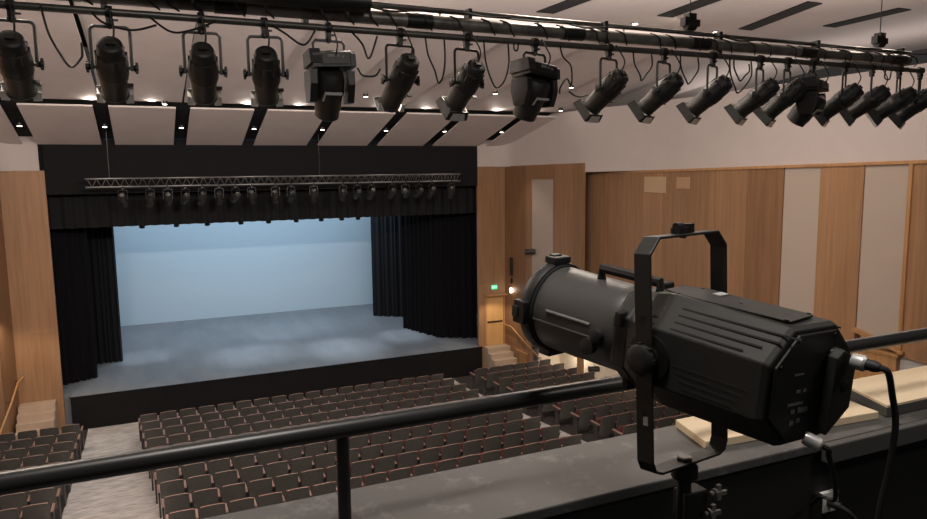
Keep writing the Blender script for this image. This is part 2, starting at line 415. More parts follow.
b.add(vs, fs); tag(b.obj('cyclorama', M['cyc']), 'pale blue cloth backdrop across the back of the stage', 'backdrop')

# ------------------------------------------------------------------ spotlights (profile)
def profile_meshes():
    me = {}
    b = MB(); b.box((0, 0, -.058), (.046, .045, .045)); b.lathe([(-.025, .0305), (-.025, .046), (.025, .046), (.025, .0305), (-.025, .0305)], 16, axis='X', caps=False); b.lathe([(-.12, .012), (-.05, .012)], 8, axis='Z'); b.box((.03, 0, -.055), (.06, .014, .014)); b.lathe([(-.11, .03), (-.085, .03)], 12, axis='Z')
    me['clamp'] = b.mesh('clamp', M['metals'], SM)
    b = MB(); w = .134; r = .035
    pts = [(-w, 0, -.42), (-w, 0, -.105 - r)]
    for k in range(1, 6): a = PI / 2 * k / 5; pts.append((-w + r - r * math.cos(a), 0, -.105 - r + r * math.sin(a)))
    pts += [(-p[0], 0, p[2]) for p in reversed(pts)]
    b.tube(pts, .0125, 6); me['yoke'] = b.mesh('yoke', M['metals'], SM)
    b = MB(); b.lathe([(0, .02), (.012, .034), (.03, .034), (.034, .02)], 10, axis='X')
    for k in range(3):
        a = k * 2 * PI / 3; b.box((.02, .035 * math.cos(a), .035 * math.sin(a)), (.02, .022, .022))
    b.lathe([(-.05, .012), (0, .012)], 8, axis='X')
    me['tilt_knob'] = b.mesh('tilt_knob', M['metals'], SM)
    b = MB(); b.lathe([(-.250, .05), (-.248, .086), (-.235, .10), (-.16, .112), (-.155, .118), (-.06, .125), (-.05, .131), (.05, .131), (.06, .122), (.10, .120)], 24)
    for k in range(12):
        a = k * PI / 6; b.box((.118 * math.cos(a), -.12, .118 * math.sin(a)), (.012, .10, .012), rot=None)
    b.box((0, -.262, 0), (.07, .02, .05))
    me['body'] = b.mesh('body', M['metal'], SM)
    b = MB(); b.lathe([(.10, .118), (.12, .114), (.28, .110), (.282, .118), (.305, .118)], 24); b.box((0, .2, .104), (.02, .1, .02)); b.box((.11, .17, -.03), (.03, .02, .02)); b.box((.13, .12, -.07), (.05, .014, .03))
    me['lens_barrel'] = b.mesh('lens_barrel', M['metal'], SM)
    b = MB(); R = .128
    b.prism([(.085, .300, -.10), (.150, .310, -.085), (.150, .310, .085), (.085, .300, .10)], (0, .008, 0))
    b.prism([(.085, .300, -.10), (.150, .310, -.085), (.150, .255, -.05), (.125, .255, -.05)], (0, 0, .006))
    b.prism([(.085, .300, .10), (.150, .310, .085), (.150, .255, .05), (.125, .255, .05)], (0, 0, -.006))
    me['gel_frame'] = b.mesh('gel_frame', M['alum'])
    b = MB(); b.prism([(-.075, .318, -.128), (.075, .318, -.128), (.10, .40, -.150), (-.10, .40, -.150)], (0, -.002, -.005)); me['bare_flap'] = b.mesh('bare_flap', M['alum'])
    b = MB(); a0, a1 = .122, .142
    for k in range(4):
        q = Matrix.Rotation(k * PI / 2, 4, 'Y')
        b.add([(-a0, .30, a0), (a0, .30, a0), (a1, .40, a1), (-a1, .40, a1), (-a0, .30, a0 - .005), (a0, .30, a0 - .005), (a1, .40, a1 - .005), (-a1, .40, a1 - .005)],
              [(0, 1, 2, 3), (7, 6, 5, 4), (0, 4, 5, 1), (2, 6, 7, 3), (0, 3, 7, 4), (1, 5, 6, 2)], q)
    me['top_hat'] = b.mesh('top_hat', M['rubber'])
    b = MB(); a0, a1 = .116, .136
    for k in range(4):
        q = Matrix.Rotation(k * PI / 2, 4, 'Y')
        b.add([(-a0, .302, a0), (a0, .302, a0), (a1, .398, a1), (-a1, .398, a1), (-a0, .302, a0 - .004), (a0, .302, a0 - .004), (a1, .398, a1 - .004), (-a1, .398, a1 - .004)],
              [(0, 1, 2, 3), (7, 6, 5, 4), (0, 4, 5, 1), (2, 6, 7, 3), (0, 3, 7, 4), (1, 5, 6, 2)], q)
    me['top_hat_lining'] = b.mesh('top_hat_lining', M['alum'])
    b = MB(); b.lathe([(.296, .10), (.308, .07), (.311, .01)], 20); me['lens'] = b.mesh('lens', M['lens'], SM)
    b = MB(); b.tube(spline([(.02, -.14, -.24), (.03, -.17, -.15), (.02, -.13, -.06), (.0, -.085, .02)]), .007, 6); me['power_cable'] = b.mesh('power_cable', M['rubber'], SM)
    return me
PM = profile_meshes()
def link(name, me, parent, loc=None, rot=None):
    o = bpy.data.objects.new(name, me); COL.objects.link(o); o.parent = parent
    if loc: o.location = loc
    if rot: o.rotation_euler = rot
    return o
def profile(loc, aim_yaw, tilt, label, group, hat=True, scale=1., detail=True):
    t = empty('profile_spotlight', loc, label, 'stage light', group, aim_yaw)
    t.scale = (scale,) * 3
    link('clamp', PM['clamp'], t, None, (0, 0, -aim_yaw)); link('yoke', PM['yoke'], t)
    bd = link('body', PM['body'], t, (0, 0, -.40), (tilt, 0, 0))
    bd.scale = (.87, .87 if hat else 1., .87)
    link('lens_barrel', PM['lens_barrel'], bd)
    if detail and not hat:
        link('gel_frame', PM['gel_frame'], bd); link('gel_frame', PM['gel_frame'], bd, None, (0, PI, 0))
    if detail:
        link('tilt_knob', PM['tilt_knob'], t, (.146, 0, -.40)); link('tilt_knob', PM['tilt_knob'], t, (-.146, 0, -.40), (0, 0, PI))
        link('lens', PM['lens'], bd); link('power_cable', PM['power_cable'], t)
        if hat:
            link('top_hat', PM['top_hat'], bd); link('top_hat_lining', PM['top_hat_lining'], bd); link('bare_flap', PM['bare_flap'], bd)
    return t

def moving_meshes():
    me = {}
    b = MB(); w = .15
    b.tube([(-w, 0, -.21), (-w, 0, -.125), (-w + .025, 0, -.10), (w - .025, 0, -.10), (w, 0, -.125), (w, 0, -.21)], .0125, 6); me['bracket'] = b.mesh('bracket', M['metals'], SM)
    b = MB(); b.prism([(-.19, -.12, -.06), (-.19, -.12, .05), (-.19, -.08, .075), (-.19, .1, .075), (-.19, .12, .04), (-.19, .12, -.06)], (.38, 0, 0)); b.prism([(-.215, -.13, -.03), (-.215, -.11, .085), (-.215, .11, .085), (-.215, .13, -.03)], (.10, 0, 0)); b.box((.02, -.125, -.005), (.25, .02, .075)); b.prism([(.17, -.13, -.065), (.17, -.13, .03), (.17, -.09, .06), (.17, .13, .05), (.17, .13, -.065)], (.05, 0, 0)); me['base'] = b.mesh('base', M['metals'])
    b = MB(); b.box((0, -.138, .02), (.11, .006, .022)); b.box((.09, -.138, .01), (.025, .006, .02)); me['control_display'] = b.mesh('control_display', M['scuff'])
    b = MB(); b.prism([(0, -.10, -.02), (0, .10, -.02), (0, .11, -.13), (0, .07, -.27), (0, -.06, -.27), (0, -.11, -.13)], (.065, 0, 0)); me['yoke_arm'] = b.mesh('yoke_arm', M['metals'])
    b = MB(); b.lathe([(-.15, .08), (-.14, .115), (-.09, .135), (.02, .142), (.05, .128), (.16, .125), (.18, .118), (.24, .115), (.25, .10)], 24); me['head'] = b.mesh('head', M['metal'], SM)
    b = MB(); b.prism([(-.085, -.02, -.134), (.085, -.02, -.134), (.075, -.001, -.139), (-.075, -.001, -.139)], (0, 0, -.012)); b.prism([(-.085, -.02, -.134), (-.070, -.02, -.134), (-.085, .06, -.125), (-.10, .06, -.125)], (0, 0, -.012)); me['handle_label'] = b.mesh('handle_label', M['label'])
    b = MB(); b.lathe([(.248, .095), (.262, .06), (.265, .01)], 20); me['lens'] = b.mesh('lens', M['lens'], SM)
    return me
MM = moving_meshes()
def moving(loc, yw, tilt, label, group, roll=0.):
    t = empty('moving_head_light', loc, label, 'stage light', group, yw)
    link('clamp', PM['clamp'], t, None, (0, 0, -yw)); link('mounting_bracket', MM['bracket'], t)
    ba = link('base', MM['base'], t, (0, 0, -.265), (-.08, roll, 0)); link('control_display', MM['control_display'], ba)
    link('yoke_arm', MM['yoke_arm'], t, (.15, .0, -.32)); link('yoke_arm', MM['yoke_arm'], t, (-.215, .0, -.32))
    h = link('head', MM['head'], t, (0, .02, -.47), (tilt, 0, 0)); link('handle_label', MM['handle_label'], h); link('lens', MM['lens'], h)
    link('power_cable', PM['power_cable'], t)
    return t

# ------------------------------------------------------------------ overhead pipes
PY, PZ = -20., 9.64
t = empty('lighting_truss', (0, PY, PZ), 'overhead run of black pipes carrying the row of spotlights', 'lighting pipe')
b = MB(); b.tube([(-9.5, 0, 0), (4.42, 0, 0)], .029, 12); b.obj('lower_pipe', M['pipe'], t, SM)
b = MB(); b.tube([(-9.5, .12, .27), (4.36, .12, .235)], .022, 10); b.obj('upper_pipe', M['pipe'], t, SM)
b = MB(); b.tube([(-9.5, .05, .125), (4.2, .05, .125)], .058, 14); b.obj('conduit', M['duct'], t, SM)
b = MB(); b.tube([(-9.5, -.1, .185), (-2.9, -.1, .21)], .085, 14); b.tube([(-9.5, -.02, .34), (-3.6, -.02, .30)], .07, 12); b.obj('cable_tray', M['metals'], t, SM)
for k in range(8):
    x = -6.4 + k * 1.5
    b = MB(); b.box((x, .09, .15), (.045, .10, .25)); b.obj('pipe_bracket', M['metals'], t, bevel=.006)
for k in range(7):
    x = -5.6 + k * 1.6; b = MB(); b.lathe([(-.12, .066), (.12, .066)], 14, axis='X', mx=Matrix.Translation((x, .05, .125))); b.obj('joint_sleeve', M['metals'], t, SM)
wire = MB()
for k in range(40):
    x = -6.4 + k * .27 + random.uniform(-.13, .13)
    zz = random.uniform(.0, .03)
    wire.tube(spline([(x, .05, .19), (x + .04 + zz, -.02, .15), (x + .08, -.02, .09), (x + .13 + zz, .05, .055)], 4), .008, 5)
for k in range(16):
    x = -6.2 + k * .66
    wire.tube(spline([(x, -.06, .19), (x + .2, -.06, .205 - .02 * (k % 3)), (x + .45, -.05, .19), (x + .7, -.06, .2)], 4), .010, 5)
wire.obj('wrapped_cables', M['rubber'], t, SM)
# hoists
for x, lb in ((.73, 'black rigging hoist on a thin line above the pipes, right of centre'), (3.75, 'black rigging hoist above the right end of the pipes')):
    t = empty('rigging_hoist', (x, PY + .12, 9.938), lb, 'hoist', 'rigging hoists above the pipes')
    b = MB(); b.box((0, 0, .08), (.10, .09, .13)); b.box((.07, 0, .05), (.08, .07, .07)); b.box((-.07, 0, .06), (.06, .08, .09)); b.lathe([(-.06, .05), (.06, .05)], 12, axis='X', mx=Matrix.Translation((0, 0, .02))); b.obj('motor', M['metals'], t, SM)
    b = MB(); b.tube([(0, 0, .14), (0, 0, 1.70)], .006, 6); b.obj('suspension_line', M['metals'], t)
# the hung row
NAMES = 'spotlights on the overhead pipe'
row = [(-5.49, 'P', 0), (-4.87, 'P', 0), (-4.23, 'P', 0), (-3.75, 'P', 0), (-3.23, 'M', 0), (-2.6, 'P', 0), (-1.96, 'P', 1), (-1.25, 'M', 0), (-.40, 'P', 1), (.29, 'P', 1),
       (.95, 'P', 1), (1.64, 'P', 1), (2.06, 'P', 1), (2.46, 'M', 0), (3.0, 'P', 1), (3.48, 'P', 1), (3.98, 'P', 1), (4.385, 'P', 1)]
AIM = {  # yaw (about Z), tilt
 -5.49: (2, -34), -4.87: (0, -34), -4.23: (-4, -34), -3.75: (-8, -33), -2.6: (8, -38), -1.96: (12, -42), -.40: (18, -38), .29: (22, -37), .95: (26, -37),
 1.64: (28, -37), 2.06: (28, -42), 3.0: (31, -37), 3.48: (37, -35), 3.98: (42, -34), 4.385: (30, -40)}
PLACE = ['cut off by the left edge of the photo', 'second from the left', 'third from the left', 'with a shining rear cap, fourth from the left', '', 'just right of the first moving light', 'just left of the second moving light', '',
         'just right of the second moving light', 'second to the right of the middle moving light', 'third to the right of the middle moving light', 'left neighbour of a half hidden spotlight',
         'half hidden behind its left neighbour', '', 'just right of the third moving light', 'third from the right end', 'second from the right end', 'last at the right end of the pipe']
mv = ['left', 'middle', 'right']; mi = 0
for (x, k, hat), pl in zip(row, PLACE):
    if k == 'M':
        moving((x, PY, PZ), math.radians([2, 18, 25][mi]), math.radians([-62, -60, -52][mi]), 'bulky black moving head light, the %s one of three on the overhead pipe' % mv[mi], 'moving lights on the overhead pipe', math.radians([-3, 4, 0][mi])).scale = ((.88, 1, 1.04), (1, 1, 1), (1, 1, 1))[mi]; mi += 1
    else:
        yw, ti = AIM[x]
        profile((x, PY, PZ), math.radians(yw), math.radians(ti), 'black profile spotlight on the overhead pipe, ' + pl, NAMES, hat)
# hanging cables
cl = [((-5.30, .02), (-5.2, -.3), (-5.08, -.36), (-5.06, -.22), 'black cable looping down right of the leftmost spotlight'),
      ((-4.98, .0), (-4.9, -.07), (-4.72, -.11), (-4.55, -.06), 'short black cable under the pipe near the second spotlight'),
      ((-4.6, .0), (-4.45, -.10), (-4.3, -.08), (-4.12, 0), 'short slack cable under the pipe near the third spotlight'),
      ((-3.7, .0), (-3.6, -.05), (-3.45, -.14), (-3.35, -.02), 'frayed black cable between the fourth spotlight and the first moving light'),
      ((-3.05, .0), (-2.95, -.10), (-2.9, -.22), (-2.82, -.03), 'black cable dangling right of the first moving light'),
      ((-3.0, -.30), (-2.95, -.36), (-2.85, -.36), (-2.80, -.30), 'short thin black cable end left of the spotlight beside the first moving light'),
      ((-2.38, .0), (-2.30, -.28), (-2.22, -.36), (-2.2, -.02), 'pair of looped cables left of the seventh spotlight'),
      ((-1.81, .0), (-1.74, -.34), (-1.62, -.38), (-1.56, -.02), 'deep cable loop left of the second moving light'),
      ((-1.50, .0), (-1.49, -.06), (-1.47, -.07), (-1.45, 0), 'shallow cable loop left of the second moving light'),
      ((-1.0, .0), (-.88, -.18), (-.86, -.33), (-1.0, -.45), 'black cable arcing down right of the second moving light'),
      ((-.9, -.42), (-.82, -.46), (-.76, -.47), (-.68, -.45), 'thin long cable reaching the spotlight right of the second moving light'),
      ((-.14, .0), (-.06, -.22), (.0, -.25), (.09, -.02), 'cable loop left of the tenth spotlight'),
      ((.46, .0), (.54, -.25), (.62, -.26), (.70, -.02), 'cable loop left of the eleventh spotlight'),
      ((1.14, .0), (1.22, -.3), (1.32, -.33), (1.45, -.02), 'tangled cable loop left of the twelfth spotlight'),
      ((1.20, -.02), (1.25, -.18), (1.36, -.2), (1.42, -.05), 'second tangled cable left of the twelfth spotlight'),
      ((3.66, .0), (3.66, -.1), (3.72, -.12), (3.76, -.02), 'cable loop near the right end of the pipe')]
for a, c, e, g, lb in cl:
    pp = [a, c, e, g]
    if c[1] < -.15 and e[1] < -.15 and a[1] > -.1:
        pp = [a, (a[0] + .35 * (c[0] - a[0]), c[1] * .55), (c[0], c[1] - .01), ((c[0] + e[0]) / 2, min(c[1], e[1]) - .035), (e[0] + .4 * (g[0] - e[0]), e[1] + .03), (g[0], g[1] * .5 + e[1] * .5), g]
    b = MB(); b.tube(spline([(p[0], PY - .05 + .012 * math.sin(i * 2.1), PZ + p[1] - .02) for i, p in enumerate(pp)], 7), .0085, 6); tag(b.obj('hanging_cable', M['rubber'], smooth=SM), lb, 'cable', 'cables hanging under the overhead pipe')

# ------------------------------------------------------------------ box truss and stage lights
TY, TZ = -1.2, 8.34
t = empty('box_truss', (0, TY, TZ), 'aluminium box truss hung across in front of the stage opening', 'truss')
b = MB()
for dy in (0, .26):
    for dz in (0, -.26):
        b.tube([(-6.4, dy, dz), (6.3, dy, dz)], .024, 8)
b.obj('chords', M['trussm'], t, SM)
b = MB(); n = 48; w = 12.6 / n
for k in range(n):
    x = -6.35 + k * w
    for dy in (0, .26):
        b.tube([(x, dy, 0), (x + w / 2, dy, -.26), (x + w, dy, 0)], .009, 5)
    b.tube([(x, 0, 0), (x + w, .26, 0)], .009, 5); b.tube([(x, 0, -.26), (x + w, .26, -.26)], .009, 5)
b.obj('lattice', M['trussm'], t)
for x in (-5.72, .93):
    b = MB(); b.tube([(x, .13, 0), (x, .13, 1.45)], .010, 6); b.obj('suspension_cable', M['metals'], t)
tx = [-5.6, -4.75, -4.22, -3.7, -3.15, -2.6, -2.07, -1.5, -.9, -.3, 0.4, 1.4, 1.95, 2.5, 3.3, 3.85, 4.4, 4.95, 5.7]
for k, x in enumerate(tx):
    x = -6.35 + (12.6 / 48) * (round((x + 6.35) / (12.6 / 48)) + .75)
    profile((x, TY, TZ - .26), math.radians(random.uniform(-25, 25)), math.radians(random.uniform(-60, -25)), 'small dark spotlight under the box truss, %s from the left' % ORD[k], 'spotlights under the box truss', detail=False)
b = MB(); b.tube([(-5.6, 0, 0), (5.6, 0, 0)], .028, 10); tag(b.obj('stage_lighting_pipe', M['metals'], smooth=SM, loc=(0, 2.6, 7.16)), 'black lighting pipe behind the border curtain above the stage', 'lighting pipe')
ex = [-4.9, -3.75, -2.65, -1.4, -.35, .75, 1.75, 2.6, 3.3]
for k, x in enumerate(ex):
    profile((x, 2.6, 7.16), math.radians(random.uniform(-20, 20)), math.radians(-68), 'black light dipping below the border curtain, %s from the left' % ORD[k], 'stage lights behind the border curtain', detail=False)

# ------------------------------------------------------------------ right side: door, exit sign, steps, rails
t = empty('door_1', (8.355, .06, ST), 'honey coloured wood door beside the stage, right side', 'door'); struct(t)
b = MB(); b.b2((-.40, -.02, .0), (.40, .02, 2.1)); b.obj('door_leaf', M['door'], t)
b = MB(); b.b2((-.34, -.075, .98), (.34, -.045, 1.03)); b.b2((-.34, -.05, .97), (-.3, -.02, 1.04)); b.b2((.3, -.05, .97), (.34, -.02, 1.04)); b.obj('push_bar', M['metals'], t)
b = MB(); b.b2((-.46, -.08, 0), (-.402, .0, 2.16)); b.b2((.402, -.08, 0), (.45, 0, 2.16)); b.b2((-.46, -.22, 2.11), (.50, -.062, 2.17)); b.obj('door_frame', M['woodtrim'], t)
t = empty('exit_sign', (8.31, -.03, 3.63), 'small lit green EXIT sign above the door', 'sign')
b = MB(); b.box((0, 0, 0), (.26, .04, .17)); b.obj('sign_box', M['exit'], t, bevel=.006)
fc = bpy.data.curves.new('exit lettering', 'FONT'); fc.body = 'EXIT'; fc.size = .10; fc.align_x = 'CENTER'; fc.align_y = 'CENTER'; fc.extrude = .002
tmp = bpy.data.objects.new('tmp_text', fc); COL.objects.link(tmp); bpy.context.view_layer.update()
tm = bpy.data.meshes.new_from_object(tmp); bpy.data.objects.remove(tmp); tm.materials.clear(); tm.materials.append(M['exitw'])
lt = bpy.data.objects.new('lettering', tm); COL.objects.link(lt); lt.parent = t; lt.location = (0, -.024, 0); lt.rotation_euler = (PI / 2, 0, 0)
for sx, side in ((1, 'right'), (-1, 'left')):
    b = MB()
    n = 6
    for k in range(n):
        z = ST * (1 - k / n); y1 = -.45 - .30 * k; y0 = 0. if k == 0 else y1 + .30
        b.b2((min(sx * (8.2 if k > 2 else 7.8), sx * 8.84), y1, 0), (max(sx * (8.2 if k > 2 else 7.8), sx * 8.84), y0, z))
    o = b.obj('steps', M['step'], bevel=.012); struct(o, 'pale wood steps beside the stage, %s side' % side); o.name = 'floor_steps_%s' % side
    b = MB(); b.b2((min(sx * 7.8, sx * 8.24), -2.9, 0), (max(sx * 7.8, sx * 8.19), -1.06, .30)); b.b2((min(sx * 7.8, sx * 10.1), -5, 0), (max(sx * 7.8, sx * 10.1), -2.9, .015)); struct(b.obj('floor_landing_%s' % side, M['step']), 'pale floor at the foot of the steps')
    t = empty('handrail', (sx * 8.80, -1.3, .7), 'wood handrail on the wall by the steps, %s of the stage' % side, 'handrail', None)
    b = MB(); b.tube([(sx * -.13, 1.2, 1.35), (sx * -.08, .55, 1.35), (sx * .0, -.3, .95), (sx * .16, -1.5, .40)], .028, 8); b.obj('rail', M['woodtrim'], t, SM)
    for y, z, x in ((.9, 1.35, -.11), (-.2, 1.0, -.01), (-1.3, .5, .12)):
        b = MB(); b.tube([(sx * x, y, z - .01), (sx * (x + .16), y, z - .06)], .012, 6); b.obj('bracket', M['metals'], t)
t = empty('gate_rail', (8.92, -1.15, 0.0), 'slatted wood guard rail at the foot of the right steps', 'railing')
for k in range(7):
    b = MB(); b.b2((-.012, -.22 + k * .09 - .3, 0), (.012, -.19 + k * .09 - .3, 1.05)); b.obj('slat', M['woodtrim'], t)
b = MB(); b.b2((-.03, -.56, 1.05), (.03, .32, 1.11)); b.obj('top_rail', M['woodtrim'], t)
# wall fittings
def speaker(loc, label, s=1., rz=0.):
    t = empty('wall_speaker', loc, label, 'speaker', None, rz)
    b = MB(); b.prism([(-.16 * s, -.12 * s, -.2 * s), (-.16 * s, .12 * s, -.2 * s), (-.16 * s, .12 * s, .2 * s), (-.16 * s, -.02 * s, .2 * s)], (.32 * s, 0, 0)); b.obj('cabinet', M['metal'], t, bevel=.01)
    b = MB(); b.box((0, .17 * s, 0), (.05, .12 * s, .05)); b.obj('bracket', M['metals'], t)
def wallspot(loc, label, rz):
    t = empty('wall_spotlight', loc, label, 'stage light', None, rz)
    b = MB(); b.lathe([(-.2, .06), (-.18, .10), (.1, .11), (.2, .12), (.21, .1)], 16); b.obj('body', M['metal'], t, SM)
    b = MB(); b.tube([(.0, -.05, 0), (.06, -.05, .12), (.26, -.05, .12)], .016, 6); b.obj('arm', M['metals'], t)
wallspot((8.80, -2.2, 5.30), 'small black spotlight bracketed on the pale strip of the splayed wall', 1.1)
wallspot((8.48, -1.0, 8.0 - .3), 'tiny dark fitting near the top corner of the wood wall', .6) if 0 else None
wallspot((9.82, -5.1, 1.22), 'black spotlight low on the right wall under the tilted barrel', 1.25)
wallspot((8.95, -2.5, 1.62), 'black spotlight under the edge of the splayed wall', 1.4)
t = empty('wall_lamp', (8.86, -.60, 3.55), 'narrow dark wall lamp with a lit base beside the exit sign', 'lamp')
b = MB(); b.b2((-.10, -.05, .62), (.0, .05, 1.35)); b.b2((-.08, -.02, .28), (-.0, .02, .5)); b.obj('housing', M['metals'], t)
b = MB(); b.lathe([(-.1, .06), (.06, .07), (.1, .02)], 12, axis='Z', mx=Matrix.Translation((-.06, 0, 0))); b.obj('bulb', M['lamp'], t, SM)

# ------------------------------------------------------------------ theatre seats
def seat_meshes():
    me = {}
    # seat faces +Y (the stage); origin on the floor under the seat
    def curved(w, z0, z1, y0, th, tilt, n=8, round_=.03):
        b = MB(); vs = []; fs = []
        rows = [(0., 1.), (.5, 1.), (.9, .985), (1., .93)]
        for i in range(n + 1):
            u = -1 + 2 * i / n
            for (s, ww) in rows:
                x = u * w / 2 * ww; z = z0 + (z1 - z0) * s - (.012 * u * u if s == 1 else 0); y = y0 - tilt * s + .025 * u * u
                vs += [(x, y, z), (x, y + th, z)]
        m = len(rows) * 2
        for i in range(n):
            for k in range(len(rows) - 1):
                a = i * m + k * 2; c = a + m
                fs += [(a, c, c + 2, a + 2), (a + 1, a + 3, c + 3, c + 1)]
            a = i * m; c = a + m
            fs += [(a, a + 1, c + 1, c), (a + m - 2, c + m - 2, c + m - 1, a + m - 1)]
        for k in range(len(rows) - 1):
            a = k * 2; c = n * m + k * 2
            fs += [(a, a + 2, a + 3, a + 1), (c, c + 1, c + 3, c + 2)]
        b.add(vs, fs); return b
    me['back_shell'] = curved(.50, .30, .89, -.10, .022, .14).mesh('back_shell', M['seatb'], SM)
    me['back_cushion'] = curved(.44, .42, .865, -.078, .04, .135).mesh('back_cushion', M['seatc'], SM)
    b = MB(); b.tube([(-.235, -.225, .882), (-.1, -.238, .90), (.1, -.238, .90), (.235, -.225, .882)], .0085, 6); me['top_rail'] = b.mesh('top_rail', M['seatr'], SM)
    b = MB(); b.box((0, .06, .58), (.43, .09, .36), rot=None); me['seat_cushion'] = b.mesh('seat_cushion', M['seatc'])
    b = MB(); b.prism([(-.02, -.12, 0), (-.02, .12, 0), (-.02, .10, .50), (-.02, .24, .60), (-.02, .24, .63), (-.02, -.14, .63), (-.02, -.08, .5)], (.04, 0, 0)); me['arm_stand'] = b.mesh('arm_stand', M['arm'])
    b = MB(); b.box((0, .05, .645), (.05, .40, .03)); me['armrest'] = b.mesh('armrest', M['seatr'])
    return me
SMH = seat_meshes()
def seat(x, y, label, group, end=False):
    t = empty('theatre_seat', (x, y, fl(y) + .012), label, 'seat', group)
    for k in ('back_shell', 'back_cushion', 'top_rail', 'seat_cushion'): link(k, SMH[k], t)
    a = link('arm_stand', SMH['arm_stand'], t, (.279, 0, 0)); link('armrest', SMH['armrest'], a)
    if end:
        a = link('arm_stand', SMH['arm_stand'], t, (-.279, 0, 0)); link('armrest', SMH['armrest'], a)
PITCH = 1.02; Y0 = -2.08; SW = .564
nseat = 0
for k in range(11):
    y = Y0 - PITCH * k; z = fl(y)
    lx = -5.35 + .07 * k; nc = 18 if k < 6 else 17; cw = (5.08 - lx) / nc
    for blk, xs in (('left', [-7.23 - SW * j for j in range(5)]), ('centre', [lx + cw * (j + .5) for j in range(nc)]), ('right', [6.62 + SW * j for j in range(6)])):
        for j, x in enumerate(xs):
            vis = False
            for zz, xx in ((.9, -.25), (.9, .25), (.45, 0)):
                px, py = project((x + xx, y - .2, z + zz)); yy = (8.44 - z - zz) / (y + 26)
                if -4 < px < 931 and py < 522 and yy < .478: vis = True
            if blk == 'right' and x > 9.7: vis = False
            if not vis: continue
            nseat += 1
            if blk == 'centre':
                lab = 'dark folding theatre seat, centre block, %s row from the stage, %s from the left end' % (ORD[k], ORD[j])
            elif blk == 'left':
                lab = 'dark folding theatre seat, left block, %s row from the stage, %s from the aisle' % (ORD[k], ORD[j])
            else:
                lab = 'dark folding theatre seat, right block, %s row from the stage, %s from the aisle' % (ORD[k], ORD[j])
            seat(x, y, lab, 'theatre seats, %s block' % blk, end=(j == 0 and blk != 'left') or (blk == 'left' and j == len(xs) - 1))
print('SEATS', nseat)

# ------------------------------------------------------------------ catwalk: parapet, ledge, rail, boards
LZ = 7.57
b = MB(); b.b2((-12, -24.49, 6.6), (4, -24.19, LZ - .03)); struct(b.obj('wall_parapet', M['parapet']), 'black parapet wall in front of the camera')
b = MB(); b.b2((-12, -24.5, LZ - .03), (4, -24.17, LZ)); struct(b.obj('trim_6', M['ledge'], bevel=.004), 'scuffed grey ledge on top of the parapet')
b = MB(); b.b2((-2.79, -24.53, LZ - .062), (4, -24.501, LZ - .001)); struct(b.obj('trim_7', M['ledgef'], bevel=.004), 'grey nosing along the right part of the parapet')
b = MB(); b.b2((-12, -27, 6.6), (4, -24.49, 6.75)); struct(b.obj('floor_catwalk', M['parapet']))
RZ = 7.822; RY = -24.37
t = empty('guard_rail', (-4.3, RY, LZ), 'black pipe guard rail running along the ledge', 'railing')
b = MB(); b.tube([(-7.6, 0, RZ - LZ), (6.5, 0, RZ - LZ)], .0235, 20); b.obj('rail', M['railm'], t, SM)
for x, in ((0,), (-2.3,), (3.7,), (5.6,)):
    b = MB(); b.tube([(x, 0, .006), (x, 0, RZ - LZ)], .0165, 16); p = b.obj('post', M['metals'], t, SM)
    b = MB(); b.lathe([(.0, .045), (.008, .045)], 18, axis='Z', mx=Matrix.Translation((x, 0, 0))); b.obj('base_flange', M['metals'], p, SM)
b = MB(); b.prism([(-3.15, -24.40, LZ), (-2.68, -24.47, LZ), (-2.36, -24.47, LZ), (-2.36, -24.40, LZ)], (0, 0, .001)) if 0 else None
b = MB(); b.prism([(-3.16, -24.385, LZ + .001), (-2.43, -24.435, LZ + .001), (-2.40, -24.19, LZ + .001), (-3.11, -24.19, LZ + .001)], (0, 0, .026)); tag(b.obj('plywood_board', M['board'], bevel=.002), 'pale plywood board lying on the ledge beneath the large spotlight', 'board')
b = MB(); b.prism([(-2.395, -24.44, LZ + .001), (-.9, -24.44, LZ + .001), (-.9, -24.18, LZ + .001), (-2.30, -24.18, LZ + .001)], (0, 0, .036)); o = tag(b.obj('plywood_shelf_base', M['ledgef'], bevel=.003), 'pale topped thick board on the ledge at the right edge', 'board'); o.name = 'thick_board'
b = MB(); b.prism([(-2.395, -24.44, LZ + .037), (-.9, -24.44, LZ + .037), (-.9, -24.18, LZ + .037), (-2.30, -24.18, LZ + .037)], (0, 0, .008)); b.obj('board_top', M['board'], o)

# outlet
t = empty('power_outlet', (-2.742, -24.49, 7.364), 'grey square power outlet on the black parapet wall', 'outlet')
b = MB(); b.box((0, -.008, 0), (.082, .014, .07)); b.obj('cover_plate', M['plate'], t, bevel=.003)
b = MB(); b.box((-.052, -.011, -.006), (.02, .020, .085)); b.obj('conduit_box', M['metals'], t)
t = empty('plug_cord', (-2.742, -24.505, 7.364), 'black plug and cord in the grey outlet', 'cord')
b = MB(); b.lathe([(-.040, .009), (-.034, .014), (0, .016)], 12); b.obj('plug', M['rubber'], t, SM)
b = MB(); b.tube(spline([(0, -.036, 0), (.012, -.06, -.012), (.04, -.075, -.05), (.07, -.075, -.12), (.09, -.07, -.3)]), .0075, 8); b.obj('cord', M['rubber'], t, SM)

